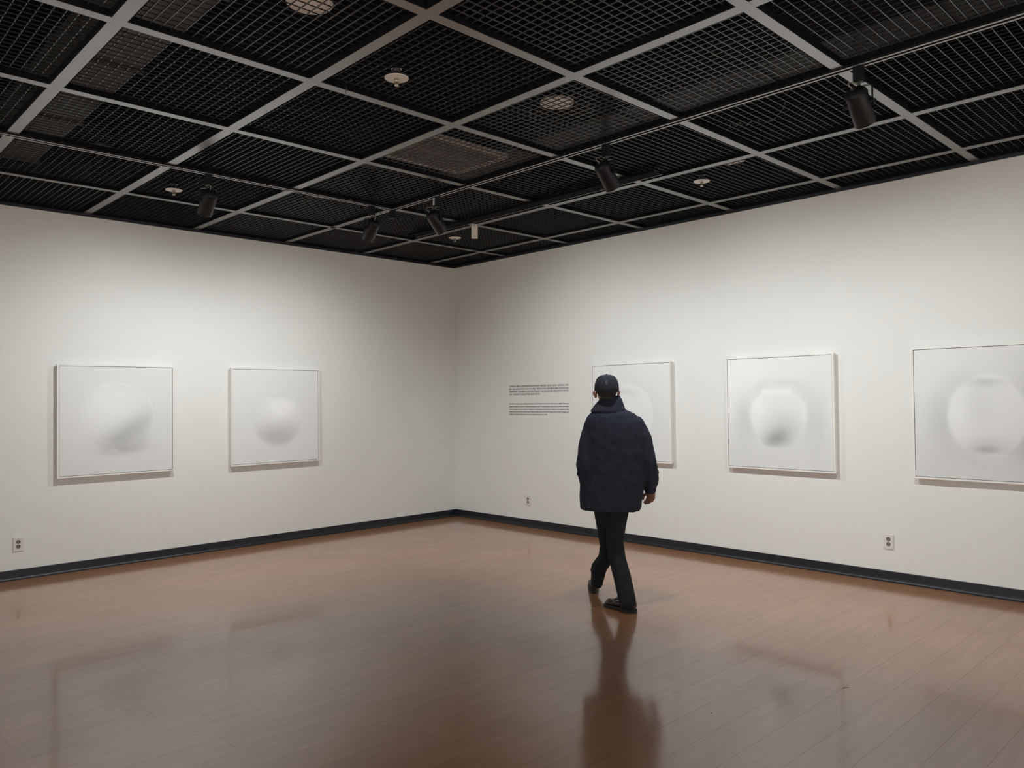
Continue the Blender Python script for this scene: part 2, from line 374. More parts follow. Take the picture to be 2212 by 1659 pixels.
# ------------------------------------------------------------------ track spotlights
def make_head():
    """local frame: track along local Y, lamp throws towards +X; origin on the track underside"""
    r = empty('track_spotlight')
    bm = bmesh.new(); bevbox(bm, -0.018, 0.018, -0.025, 0.025, -0.085, 0.012, 0.003); done('track_adapter', bm, 'blackcap', r)
    bm = bmesh.new(); tube(bm, [(0, 0, -0.085), (0, 0, -0.108)], 0.008, 12); done('swivel', bm, 'chrome', r)
    bm = bmesh.new()   # U bracket from the swivel round both sides of the can
    hw = 0.068
    for s in (-1, 1):
        path = [(0, 0, -0.108), (0, s*0.035, -0.108), (0, s*(hw-0.006), -0.113), (0, s*hw, -0.122), (0, s*hw, -0.160), (0, s*hw, -0.205)]
        rings = []
        for p in path:
            p = Vector(p); horiz = abs(p.y) < 0.05
            wv = Vector((0.009, 0, 0)); tv = Vector((0, 0, 0.0018)) if horiz else Vector((0, 0.0018, 0))
            if 0.05 <= abs(p.y) < hw-0.001: tv = Vector((0, 0.0013, 0.0013*s))
            rings.append([p-wv-tv, p+wv-tv, p+wv+tv, p-wv+tv])
        loft(bm, rings)
    done('yoke', bm, 'black', r)
    piv = Vector((0, 0, -0.200)); el = math.radians(42); ax = Vector((math.sin(el), 0, -math.cos(el)))
    rot = ax.to_track_quat('Z', 'Y').to_matrix().to_4x4()
    def place(bm): bmesh.ops.transform(bm, matrix=Matrix.Translation(piv) @ rot, verts=bm.verts)
    bm = bmesh.new(); R = 0.056
    loft(bm, [[Vector((q*math.cos(2*math.pi*k/40), q*math.sin(2*math.pi*k/40), z)) for k in range(40)] for q, z in
              ((R, -0.055), (R, 0.110), (R-0.001, 0.112), (R-0.004, 0.112), (R-0.004, -0.050), (0.01, -0.050))], caps=False)
    place(bm); can = done('lamp_can', bm, 'black', r, smooth=False)
    for p in can.data.polygons: p.use_smooth = abs(p.normal.dot(ax)) < 0.5
    bm = bmesh.new()
    lathe(bm, [(R+0.002, -0.062), (R+0.002, -0.052), (R-0.002, -0.050)][::-1] + [(R-0.004, -0.074), (R*0.72, -0.086), (R*0.35, -0.090)], 40)
    place(bm); cap = done('rear_cap', bm, 'blackcap', r)
    bm = bmesh.new(); tube(bm, [(0.012, 0.0, -0.089), (0.012, 0, -0.097)], 0.006, 10); place(bm); done('cable_gland', bm, 'chrome', cap)
    for s in (-1, 1):
        bm = bmesh.new(); tube(bm, [(0, s*0.052, -0.200), (0, s*0.083, -0.200)], 0.011, 14); done('knob', bm, 'blackcap', r)
    bm = bmesh.new()
    g = Matrix.Translation(piv) @ rot @ Vector((0.012, 0, -0.097))
    pts = []
    for k in range(13):
        t = k/12; p0, p1, p2, p3 = g, g + Vector((-0.05, 0.01, 0.02)), Vector((-0.06, 0.03, -0.085)), Vector((-0.004, 0.012, -0.084))
        pts.append(p0*(1-t)**3 + p1*3*t*(1-t)**2 + p2*3*t*t*(1-t) + p3*t**3)
    tube(bm, pts, 0.0026, 6); done('lamp_wire', bm, 'wire', r)
    bm = bmesh.new(); ball(bm, (0, 0, 0), (0.032, 0.032, 0.010)); place(bm)
    lens = done('lamp_lens', bm, LENS, r, smooth=True); lens.location = ax*0.072
    return r, piv, ax
LENS = bpy.data.materials.new('lit_lens'); LENS.use_nodes = True
_e = LENS.node_tree.nodes['Principled BSDF']; _e.inputs['Emission Color'].default_value = (*LAMP_COL, 1); _e.inputs['Emission Strength'].default_value = 6
head, PIV, AX = make_head()
# (name, track axis, position, rotation z, extra tilt, spin, power, label)
TZ = H-0.014
heads = [
    ((-4.115, YT0), 90, 112, 'leftmost black track spotlight, aimed at the painting at far left'),
    ((-2.640, YT0), 90, 97, 'black track spotlight on the left track, beside the cable loop'),
    ((XR, -2.640), 0, 124, 'black track spotlight with a white tag on its adapter, near the room corner'),
    ((XR, -4.500), 0, 141, 'black track spotlight with a loose wire, above the end of the slotted channel'),
    ((XR, -6.205), 0, 106, 'largest and nearest black track spotlight, at upper right under the long track'),
]
def add_spot(o, ang, power, parent_loc):
    l = bpy.data.lights.new('spot_lamp', 'SPOT'); l.energy = power; l.color = LAMP_COL; l.spot_size = math.radians(CONE.get(ang, 118.0)); l.spot_blend = SPOT_BLEND
    l.shadow_soft_size = 0.022
    lo = bpy.data.objects.new('spot_lamp', l); COL.objects.link(lo); lo.parent = o
    lo.location = PIV + AX*0.114; ba = math.radians(BEAM_TILT.get(ang, 45.0)); lo.rotation_euler = Vector((math.sin(ba), 0, -math.cos(ba))).to_track_quat('-Z', 'Y').to_euler()
for k, ((x, y), ang, power, lab) in enumerate(heads):
    o = head if k == 0 else copy_tree(head)
    o.location = (x, y, TZ); o.rotation_euler = (0, 0, math.radians(ang))
    tag(o, lab, 'spotlight', 'track spotlights'); heads[k] = (o, ang, power)
for o, ang, power in heads: add_spot(o, ang, power, None)
# white tag stuck on the adapter of the head nearest the corner
bm = bmesh.new(); bevbox(bm, -0.0205, -0.0183, -0.010, 0.014, -0.070, -0.006, 0.0008, 1)
tagp = done('adapter_tag', bm, 'white', heads[2][0]); tagp['label'] = 'white paper tag'
# unseen fill lamps added behind the camera on two added tracks, for overall brightness
XA, YA = xl[7], yl[8]
track('lighting_track', 'y', XA, -10.3, -2.6, 'added unseen track for fill lamps behind the camera, parallel to the far left wall')
track('lighting_track', 'x', YA, XA+0.03, -2.6, 'added unseen track for fill lamps behind the camera, parallel to the back wall')
FILL = [(XA, y, 180, FILL_W) for y in (-3.3, -4.9, -6.5, -8.1, -9.7)] + [(x, YA, 270, FILL_W) for x in (-6.6, -5.2, -3.9, -2.9)]
for bi, (x, y, ang, power) in enumerate(FILL):
    o = copy_tree(head); o.location = (x, y, TZ); o.rotation_euler = (0, 0, math.radians(ang))
    for ch in [c for c in bpy.data.objects if c.parent == o and c.type == 'LIGHT']: ch.data = ch.data.copy(); ch.data.energy = power
    nth = ('first', 'second', 'third', 'fourth', 'last')[bi if ang == 180 else bi-5]
    tag(o, 'added fill spotlight, unseen outside the picture, %s along the %s' % (nth, 'far left wall' if ang == 180 else 'back wall'), 'spotlight', 'track spotlights')

# track feed box with looping cable where the two tracks meet
r = empty('track_feed', (XR, YT0+0.02, H-0.014))
bm = bmesh.new(); bevbox(bm, -0.022, 0.022, -0.045, 0.0, -0.075, 0.012, 0.003); done('feed_box', bm, 'blackcap', r)
bm = bmesh.new(); pts = [Vector((-0.02-0.13*t, -0.01-0.01*math.sin(t*3.1), -0.01-0.055*math.sin(math.pi*t)**0.8)) for t in [k/14 for k in range(15)]]
tube(bm, pts, 0.004, 8); done('feed_cable', bm, 'blackwire', r)
tag(r, 'small black feed box with looping cable where the two tracks meet', 'connector')

# black slotted channel under the grid
r = empty('slotted_channel', (0, 0, 0))
cx0, cx1, cy0, cy1 = -1.672, -1.560, -4.365, -1.245
bm = bmesh.new(); nslot = 44; L = (cy1-cy0)/nslot; hx = (cx0+cx1)/2
box(bm, cx0, hx-0.006, cy0, cy1, H-0.022, H-0.019); box(bm, hx+0.006, cx1, cy0, cy1, H-0.022, H-0.019)
for k in range(nslot): box(bm, hx-0.006, hx+0.006, cy0+k*L, cy0+k*L+L*0.72, H-0.022, H-0.019)
box(bm, cx0, cx0+0.003, cy0, cy1, H-0.019, H-0.001); box(bm, cx1-0.003, cx1, cy0, cy1, H-0.019, H-0.001)
done('perforated_plate', bm, 'panelframe', r)
bm = bmesh.new(); box(bm, cx1, cx1+0.007, cy0, cy1, H-0.025, H-0.018); done('edge_highlight', bm, 'beam', r)  # lighter grey strip painted in for light catching the channel's edge
tag(r, 'long black perforated channel fixed under the grid, parallel to the right wall', 'channel')

# ------------------------------------------------------------------ sprinklers
def make_sprinkler():
    r = empty('sprinkler')
    bm = bmesh.new(); tube(bm, [(0, 0, 0.30), (0, 0, 0.004)], 0.013, 12); done('drop_pipe', bm, 'blackcap', r)
    bm = bmesh.new(); lathe(bm, [(0.012, 0.052), (0.026, 0.052), (0.027, 0.046), (0.020, 0.036), (0.016, 0.018), (0.012, 0.018)][::-1], 20); cpl = done('coupling', bm, 'black', r, True)
    bm = bmesh.new(); lathe(bm, [(0.0265, 0.044), (0.029, 0.046), (0.0265, 0.048)], 24); done('coupling_ring', bm, 'chrome', cpl)
    bm = bmesh.new(); lathe(bm, [(0.010, -0.004), (0.063, -0.0035), (0.065, -0.001), (0.060, 0.001), (0.010, 0.004)], 32); done('guard_disc', bm, 'white', r)
    bm = bmesh.new(); lathe(bm, [(0.006, -0.034), (0.011, -0.032), (0.011, -0.022), (0.013, -0.018), (0.013, -0.006), (0.008, -0.004)], 16)
    done('nozzle', bm, 'chrome', r)
    bm = bmesh.new(); lathe(bm, [(0.003, -0.043), (0.011, -0.043), (0.012, -0.041), (0.004, -0.034)], 16); done('deflector', bm, 'white', r)
    return r
sp = make_sprinkler()
spots = [((-4.130, -4.460), 'sprinkler head with white disc at top centre, nearest the camera'),
         ((-4.155, -1.445), 'sprinkler head with white disc beside the leftmost spotlight'),
         ((-1.240, -1.500), 'sprinkler head with white disc near the room corner, next to the cream box'),
         ((-1.160, -4.465), 'sprinkler head with white disc above the right wall, beyond the slotted channel')]
for k, ((x, y), lab) in enumerate(spots):
    o = sp if k == 0 else copy_tree(sp); o.location = (x, y, H-0.022); tag(o, lab, 'sprinkler', 'ceiling sprinklers')

# ------------------------------------------------------------------ round ceiling lamps above the grating (switched off)
def make_down():
    r = empty('round_ceiling_lamp')
    bm = bmesh.new(); lathe(bm, [(0.088, 0.0), (0.104, 0.0), (0.106, 0.006), (0.100, 0.012), (0.088, 0.010)], 40); done('trim_ring', bm, 'white', r)
    bm = bmesh.new(); lathe(bm, [(0.086, 0.0125), (0.094, 0.0125), (0.094, 0.12), (0.05, 0.15)], 32); done('housing', bm, 'slab', r)
    bm = bmesh.new(); lathe(bm, [(0.02, -0.004), (0.07, -0.001), (0.087, 0.006), (0.087, 0.010), (0.02, 0.010)], 40); done('diffuser', bm, 'frosted', r)
    bm = bmesh.new(); tube(bm, [(0, 0, 0.15), (0, 0, 0.95)], 0.008, 8); done('hanger_rod', bm, 'blackcap', r)
    return r
dn = make_down()
downs = [((669, 8), 'unlit round ceiling lamp behind the grating at the top edge'),
         ((1203, 223), 'unlit round ceiling lamp behind the grating, right of the top sprinkler'),
         ((1580, 348), 'unlit round ceiling lamp half hidden behind a beam above the right wall'),
         ((213, 322), 'unlit round ceiling lamp half hidden behind the left track'),
         ((696, 421), 'unlit round ceiling lamp half hidden behind the left track near the second spotlight')]
for k, ((x, y), lab) in enumerate(downs):
    o = dn if k == 0 else copy_tree(dn); q = at_z(x, y, H+0.070); o.location = (q.x, q.y, H+0.070); tag(o, lab, 'ceiling lamp', 'unlit round lamps above the grating')

# return-air grille above the grating
r = empty('air_grille', (-2.87, -3.34, H+0.075))
bm = bmesh.new()
for q in ((-0.37, 0.37, -0.29, -0.27), (-0.37, 0.37, 0.27, 0.29), (-0.37, -0.35, -0.27, 0.27), (0.35, 0.37, -0.27, 0.27)): box(bm, *q, 0, 0.04)
done('grille_frame', bm, 'grille', r)
for k in range(19):
    bm = bmesh.new(); y = -0.255 + k*0.0283
    v = [bm.verts.new(p) for p in ((-0.35, y-0.008, 0.004), (0.35, y-0.008, 0.004), (0.35, y+0.010, 0.022), (-0.35, y+0.010, 0.022), (-0.35, y-0.008, 0.0055), (0.35, y-0.008, 0.0055), (0.35, y+0.010, 0.0235), (-0.35, y+0.010, 0.0235))]
    for f in ((0, 1, 2, 3), (7, 6, 5, 4), (0, 4, 5, 1), (1, 5, 6, 2), (2, 6, 7, 3), (3, 7, 4, 0)): bm.faces.new([v[i] for i in f])
    done('slat', bm, 'grille', r)
bm = bmesh.new(); box(bm, -0.34, 0.34, -0.26, 0.26, 0.05, 0.35); done('plenum_box', bm, 'slab', r)
tag(r, 'pale rectangular air grille seen through the ceiling grating, centre of the room', 'vent')

# round air diffuser behind the grating
r = empty('round_diffuser', (-3.02, -2.60, H+0.16))
for k, rr in enumerate((0.05, 0.09, 0.13)):
    bm = bmesh.new(); lathe(bm, [(rr-0.028, 0.028), (rr, 0.0), (rr+0.003, 0.0), (rr-0.022, 0.032)], 32); done('cone_ring', bm, 'duct', r)
bm = bmesh.new(); lathe(bm, [(0.10, 0.035), (0.135, 0.03), (0.135, 0.16), (0.10, 0.16)], 32); done('collar', bm, 'slab', r)
tag(r, 'round air diffuser faintly seen through the grating left of the air grille', 'vent')

# ducts in the void
def duct(x0, x1, y0, y1, z0, z1, lab, seg, dm_='duct'):
    r = empty('air_duct', ((x0+x1)/2, (y0+y1)/2, z0)); n = int((y1-y0)/seg); 
    for k in range(n):
        bm = bmesh.new(); a = y0+(y1-y0)*k/n-r.location.y; b = y0+(y1-y0)*(k+1)/n-r.location.y
        box(bm, x0-r.location.x, x1-r.location.x, a+0.001, b-0.031, 0, z1-z0); done('duct_section', bm, dm_, r)
        bm = bmesh.new(); box(bm, x0-r.location.x-0.02, x1-r.location.x+0.02, b-0.03, b, -0.02, z1-z0+0.02); done('duct_flange', bm, dm_, r)
    tag(r, lab, 'duct')
duct(-5.20, -4.86, -4.6, -0.25, H+0.34, H+0.66, 'galvanised air duct with flanges above the grating at upper left', 0.62)
duct(-2.25, -1.80, -9.6, -2.4, H+0.26, H+0.5, 'dim air duct above the grating, between the long track and the right wall', 0.9, 'duct2')

# loose thin wires above / hooks
def wire(name, pts, rad, m, lab):
    bm = bmesh.new(); P = [Vector(p) for p in pts]; out = []
    for i in range(len(P)-1):
        p0, p1, p2, p3 = P[max(i-1, 0)], P[i], P[i+1], P[min(i+2, len(P)-1)]
        for s in range(6):
            t = s/6; out.append(0.5*((2*p1)+(p2-p0)*t+(2*p0-5*p1+4*p2-p3)*t*t+(3*p1-p0-3*p2+p3)*t**3))
    out.append(P[-1]); tube(bm, out, rad, 6); o = done(name, bm, m); tag(o, lab, 'wire'); return o
zz = H+0.06
wire('loose_wire', [at_z(1696, 222, zz), at_z(1690, 236, zz), at_z(1674, 256, zz), at_z(1660, 262, zz), at_z(1641, 268, zz), at_z(1634, 258, zz), at_z(1604, 274, zz), at_z(1600, 265, zz), at_z(1590, 273, zz), at_z(1580, 266, zz), at_z(1578, 278, zz)], 0.002, 'wire', 'thin curly wire lying on the grating behind the slotted channel')
p = at_z(748, 187, H); wire('wire_hook', [p+Vector((0, 0, 0.001)), p+Vector((0.006, 0.004, -0.018)), p+Vector((-0.010, -0.006, -0.030)), p+Vector((-0.006, -0.004, -0.042))], 0.0022, 'blackwire', 'short dark wire hook dangling from a beam near the top of the picture')

# ------------------------------------------------------------------ cream detector box on a bracket
p = at_z(1025, 484.5, H)
r = empty('detector_box', (p.x, p.y, H), (0, 0, math.radians(226-270)))    # front faces local -Y
bm = bmesh.new(); bevbox(bm, -0.0315, 0.0315, -0.014, 0.014, -0.142, -0.018, 0.005, 3); done('housing', bm, 'cream', r)
bm = bmesh.new(); box(bm, -0.020, -0.005, -0.012, 0.010, -0.020, -0.003); box(bm, 0.005, 0.020, -0.012, 0.010, -0.020, -0.003); box(bm, -0.024, 0.024, -0.014, 0.014, -0.004, -0.0005); done('bracket', bm, 'white', r)
bm = bmesh.new(); bevbox(bm, -0.026, 0.026, -0.0165, -0.0135, -0.136, -0.030, 0.001, 1); done('front_plate', bm, 'cream', r)
bm = bmesh.new(); lathe(bm, [(0.019, 0), (0.022, 0.0015), (0.020, 0.003), (0.004, 0.0035)], 28); bmesh.ops.transform(bm, matrix=Matrix.Translation((0, -0.0165, -0.085)) @ Matrix.Rotation(math.radians(90), 4, 'X'), verts=bm.verts); done('speaker_disc', bm, 'cream', r)
bm = bmesh.new(); tube(bm, [(0.0, -0.0160, -0.116), (0.0, -0.0178, -0.116)], 0.0028, 10); done('indicator', bm, 'hole', r)
tag(r, 'small upright cream box hanging from the ceiling grid near the room corner', 'detector')

# ------------------------------------------------------------------ paintings
def ss(a, b, x): t = np.clip((x-a)/(b-a), 0, 1); return t*t*(3-2*t)
def blob(u, v, cu, cv, ru, rv, ang=0, soft=1.0):
    c, s = math.cos(ang), math.sin(ang); x = (u-cu)*c+(v-cv)*s; y = -(u-cu)*s+(v-cv)*c
    return np.exp(-((x/ru)**2+(y/rv)**2)*soft)
def edge(u, v, cu, cv, ru, rv, k=0.04):      # 1 inside, 0 outside, soft rim
    d = np.sqrt(((u-cu)/ru)**2+((v-cv)/rv)**2); return 1-ss(1-k, 1+k, d)
def art_sphere_tilt(u, v):
    i = edge(u, v, -0.01, 0.0, 0.330, 0.335, 0.22)
    base = 0.70 + 0.06*blob(u, v, -0.12, 0.10, 0.42, 0.40)
    b = base + i*(0.060*blob(u, v, -0.10, 0.14, 0.28, 0.24) + 0.005)
    b -= i*(0.20*blob(u, v, 0.13, -0.09, 0.26, 0.10, 0.55) + 0.10*blob(u, v, 0.0, -0.20, 0.22, 0.10))
    b -= 0.14*blob(u, v, 0.05, -0.285, 0.20, 0.045, 0.06) + 0.07*blob(u, v, 0.22, -0.22, 0.10, 0.06, 0.6)
    b += 0.10*blob(u, v, -0.035, -0.288, 0.035, 0.014)
    rim = np.exp(-((np.sqrt(((u+0.01)/0.335)**2+(v/0.345)**2)-1.0)/0.035)**2)
    return b + 0.03*rim*ss(-0.1, 0.3, u+v)
def art_sphere(u, v):
    i = edge(u, v, 0.012, -0.04, 0.285, 0.285, 0.16)
    b = 0.725 + 0.03*blob(u, v, 0, 0.1, 0.4, 0.4)
    b += i*(0.13*blob(u, v, 0.05, 0.09, 0.17, 0.11))
    b -= i*(0.20*ss(0.02, -0.20, v)*blob(u, v, 0.0, -0.21, 0.30, 0.20))
    b -= 0.035*blob(u, v, 0.0, 0.22, 0.14, 0.02)
    return b
def art_jar_round(u, v):
    i = edge(u, v, 0.0, -0.02, 0.30, 0.32, 0.05)
    b = 0.735 + 0.02*v + i*0.035
    b -= 0.09*blob(u, v, -0.05, 0.215, 0.15, 0.035, -0.15)
    b -= (1-i)*0.05*blob(u, v, 0.0, -0.05, 0.40, 0.36)
    b -= i*0.12*blob(u, v, -0.02, -0.26, 0.12, 0.06)
    return b
def art_jar_neck(u, v):
    halfw = np.where(v > -0.02, 0.272*np.sqrt(np.clip(1-((v+0.02)/0.222)**2.4*np.sign(v+0.02).clip(0), 0.02, 1)), 0.272*(1-0.62*(np.clip(-(v+0.02), 0, 1)/0.31)**1.9))
    body = (1-ss(0.90, 1.10, np.abs(u-0.0)/halfw))*ss(-0.335, -0.29, v)*(1-ss(0.165, 0.20, v))
    neck = (1-ss(0.13, 0.15, np.abs(u+0.01)))*ss(0.15, 0.17, v)*(1-ss(0.205, 0.225, v))
    i = np.clip(body+neck, 0, 1)
    b = 0.745 + 0.06*blob(u, v, -0.35, 0.35, 0.4, 0.4) - 0.05*ss(0.1, -0.4, v)
    b -= (1-i)*(0.11*blob(u, v, -0.33, -0.05, 0.10, 0.22) + 0.10*blob(u, v, 0.34, -0.05, 0.11, 0.25) + 0.07*blob(u, v, -0.18, 0.23, 0.10, 0.05, 0.6) + 0.06*blob(u, v, 0.05, 0.27, 0.15, 0.03) + 0.05*blob(u, v, 0.22, 0.22, 0.09, 0.05, -0.6))
    b += i*0.015 + neck*0.03 + i*0.05*blob(u, v, -0.20, 0.0, 0.08, 0.2) + i*0.03*blob(u, v, 0.25, -0.02, 0.04, 0.2)
    b -= i*(0.30*blob(u, v, -0.02, -0.235, 0.135, 0.085, 0.3) + 0.10*blob(u, v, 0.06, -0.12, 0.16, 0.14))
    return b
def art_jar_moon(u, v):
    i = edge(u, v, 0.005, -0.02, 0.270, 0.30, 0.08)
    b = 0.70 + 0.05*blob(u, v, -0.30, 0.30, 0.45, 0.45) - 0.05*ss(0.0, -0.5, v)
    b -= (1-i)*(0.13*blob(u, v, -0.30, -0.05, 0.12, 0.24) + 0.15*blob(u, v, 0.30, -0.02, 0.11, 0.30) + 0.06*blob(u, v, -0.16, 0.26, 0.12, 0.08, 0.6) + 0.05*blob(u, v, -0.12, -0.34, 0.14, 0.06, -0.4) + 0.08*blob(u, v, 0.30, -0.28, 0.2, 0.12))
    b += i*0.03 + i*0.04*blob(u, v, -0.20, -0.03, 0.07, 0.2) + 0.06*blob(u, v, 0.04, 0.275, 0.10, 0.014, -0.1)
    b -= i*(0.13*blob(u, v, 0.0, 0.235, 0.11, 0.035) + 0.05*blob(u, v, -0.03, 0.05, 0.09, 0.2))
    b -= 0.22*blob(u, v, 0.0, -0.275, 0.10, 0.032) + i*0.08*blob(u, v, 0.02, -0.23, 0.16, 0.05)
    b += 0.06*blob(u, v, 0.06, -0.315, 0.10, 0.010, 0.05)
    return b
def painting(side, c, zc, art, lab):
    """local frame: picture in XZ plane, front towards local -Y"""
    S, D = 1.02, 0.060
    r = empty('framed_painting', (c, 0, zc) if side == 'left' else (0, c, zc), (0, 0, 0 if side == 'left' else math.radians(-90)))
    hs = S/2; fw = 0.014
    bm = bmesh.new()      # slim outer frame: four mitred bars
    for k in range(4):
        R = Matrix.Rotation(k*math.pi/2, 4, 'Y')
        pr = []
        for sx in (-1, 1):
            pr.append([R @ Vector((sx*a, y, -b)) for a, y, b in ((hs, -D, hs), (hs-fw, -D, hs-fw), (hs-fw, -0.030, hs-fw), (hs, -0.030, hs))])
        loft(bm, pr)
    done('frame', bm, 'frame', r)
    bm = bmesh.new(); q = hs-0.007; box(bm, -q, q, -0.030, -0.002, -q, q); done('backing', bm, 'frame', r)
    bm = bmesh.new(); q = hs-fw; box(bm, -q, q, -0.0425, -0.031, -q, q); done('shadow_gap', bm, 'gap', r)
    n = 160; q = hs-fw-0.004
    lin = np.linspace(-1, 1, n+1); U, V = np.meshgrid(lin, lin)
    nv = (n+1)**2; co = np.zeros((nv, 3)); co[:, 0] = U.ravel()*q; co[:, 2] = V.ravel()*q; co[:, 1] = -0.054
    k = np.arange(n*(n+1)).reshape(n, n+1)[:, :n].ravel()
    faces = np.stack([k, k+1, k+n+2, k+n+1], 1).tolist()
    # canvas sides
    verts = co.tolist(); cor = [(-q, -0.043, -q), (q, -0.043, -q), (q, -0.043, q), (-q, -0.043, q)]; b0 = len(verts); verts += cor
    ci = [0, n, nv-1, nv-1-n]
    for a in range(4):
        b = (a+1) % 4; faces.append([ci[b], ci[a], b0+a, b0+b])
    faces.append([b0+3, b0+2, b0+1, b0])
    me = bpy.data.meshes.new('canvas'); me.from_pydata(verts, [], faces)
    val = np.clip(art(U.ravel()*0.5, V.ravel()*0.5)*1.10, 0.2, 0.94)
    colr = np.ones((len(verts), 4)); colr[:nv, 0] = val*0.985; colr[:nv, 1] = val*0.995; colr[:nv, 2] = val; colr[nv:, :3] = 0.7
    ca = me.color_attributes.new('paint', 'FLOAT_COLOR', 'POINT'); ca.data.foreach_set('color', colr.ravel())
    link('canvas', me, 'canvas', r)
    tag(r, lab, 'painting', 'white framed paintings')
painting('left', -4.140, 1.358, art_sphere_tilt, 'white framed painting of a pale sphere with slanting grey shadow, leftmost')
painting('left', -2.542, 1.358, art_sphere, 'white framed painting of a small pale sphere, nearest the room corner on the left wall')
painting('right', -2.872, 1.360, art_jar_round, 'white framed painting of a faint round jar, partly hidden behind the man')
painting('right', -4.510, 1.360, art_jar_neck, 'white framed painting of a pale necked jar with a dark spot at its foot')
painting('right', -6.145, 1.362, art_jar_moon, 'white framed painting of a round jar, cut off by the right picture edge')

# ------------------------------------------------------------------ wall lettering
def lettering():
    r = empty('wall_text', (0, -1.50, 1.50), (0, 0, math.radians(-90)))
    y_left, y_right = -1.018, -1.984; Wd = y_left-y_right
    def z_at(py): # height of a pixel row on the right wall at the block's left edge
        d = FW + RT*((1101-1106)/F_PX) - UP*((py-829.5)/F_PX); t = -CAM.x/d.x; return (CAM+d*t).z
    lines = [
        ("작가의 캔버스는, 세계와 그를 둘러싼 존재에 대한 철학적 질문이다. 화면을 채우는 것은 결국 자신이며, '나'를 묻게 하는 사유의", 835.2, 1, 0),
        ("행위다. 의식의 심연으로부터 떠오르는 허상, 시간의 흐름을 그 위에 옮기고 비우며, 독립된 개체로서 존재를 자각하게 하고 사유의", 841.2, 1, 0),
        ("과정을 통해 관람자 스스로를 되돌아 보는 존재의 의미와 가치를 묻는다. 그것은 삶의 유한함 속에서 사람을 돌아보게 하는 힘이 있다.", 846.8, 1, 0),
        ("우리는 그렇게 존재의 이유와 삶의 의미를 끊임없이 물어간다.", 852.5, 0.54, 0),
        ("The artist's canvases involve a philosophical inquiry into the essence of the world and the human condition. The act of", 872.6, 1, 1),
        ("painting is ultimately an exercise to deepen understanding of the self. The simulated illusions that emerge from the consciousness", 878.4, 1, 1),
        ("as well as blessings of an inner breath and a reflection are of self awareness and attention of existence. As an independent being,", 884.2, 1, 1),
        ("through this process, the viewer opens a space to reflect on what it means to exist. This is because of the way life is a question, the", 889.7, 1, 1),
        ("simultaneous fragility and significance of human life within the vastness of the world.", 895.4, 0.655, 1)]
    for s, py, frac, en in lines:
        cu = bpy.data.curves.new('text_line', 'FONT'); cu.body = s; cu.size = 0.0205 if en else 0.024; cu.extrude = 0.0003; cu.resolution_u = 2
        cu.offset = 0.0004 if en else 0.0003
        o = bpy.data.objects.new('text_line', cu); COL.objects.link(o)
        dg = bpy.context.evaluated_depsgraph_get(); dg.update(); me = bpy.data.meshes.new_from_object(o.evaluated_get(dg))
        bpy.data.objects.remove(o)
        if len(me.vertices) == 0: continue
        co = np.zeros(len(me.vertices)*3); me.vertices.foreach_get('co', co); co = co.reshape(-1, 3)
        w0, w1 = co[:, 0].min(), co[:, 0].max(); sx = Wd*frac/(w1-w0)
        hgt = 0.0095 if en else 0.0150
        c = np.zeros_like(co)
        c[:, 0] = (co[:, 0]-w0)*sx - Wd/2; c[:, 2] = co[:, 1]*1.0 + (z_at(py)-1.50) - hgt/2; c[:, 1] = -0.0006 + co[:, 2]
        me.vertices.foreach_set('co', c.ravel()); me.materials.clear()
        link('text_line', me, 'ink', r)
    tag(r, 'small black vinyl text block in Korean and English on the right wall', 'wall text')
lettering()

# ------------------------------------------------------------------ power outlets
def outlet_meshes():
    bm = bmesh.new(); bevbox(bm, -0.040, 0.040, -0.009, 0, -0.060, 0.060, 0.004, 3)
    me = bpy.data.meshes.new('plate_raw'); bm.to_mesh(me); bm.free(); o = bpy.data.objects.new('plate', me); COL.objects.link(o)
    cutters = []
    for z in (-0.0195, 0.0195):
        b2 = bmesh.new(); tube(b2, [(0, -0.02, z), (0, -0.0035, z)], 0.0175, 32); m2 = bpy.data.meshes.new('c'); b2.to_mesh(m2); b2.free()
        c = bpy.data.objects.new('c', m2); COL.objects.link(c); cutters.append(c)
        md = o.modifiers.new('b', 'BOOLEAN'); md.operation = 'DIFFERENCE'; md.object = c; md.solver = 'EXACT'
    dg = bpy.context.evaluated_depsgraph_get(); dg.update(); new = bpy.data.meshes.new_from_object(o.evaluated_get(dg))
    for c in cutters: bpy.data.objects.remove(c)
    bpy.data.objects.remove(o); new.materials.clear(); new.name = 'cover_plate'; return new
plate_me = outlet_meshes()
def outlet(loc, rz, lab):
    r = empty('power_outlet', loc, (0, 0, rz))
    link('cover_plate', plate_me, 'white', r)
    for z in (-0.0195, 0.0195):
        bm = bmesh.new(); tube(bm, [(0, -0.0034, z), (0, -0.0046, z)], 0.0172, 28); s = done('socket', bm, 'hole', r)
        bm = bmesh.new()
        for x in (-0.0085, 0.0085): tube(bm, [(x, -0.0047, z), (x, -0.0052, z)], 0.003, 10)
        done('pin_hole', bm, 'blackcap', s)
        bm = bmesh.new(); box(bm, -0.003, 0.003, -0.0075, -0.0047, z-0.0165, z-0.0115); done('earth_clip', bm, 'chrome', s)
    tag(r, lab, 'outlet', 'double power outlets')
outlet((-4.937, 0, 0.302), 0, 'white double power outlet at the far left, low on the left wall')
outlet((0, -1.322, 0.309), math.radians(-90), 'white double power outlet below the wall text, near the room corner')
outlet((0, -5.416, 0.322), math.radians(-90), 'white double power outlet low on the right wall, below the rightmost paintings')

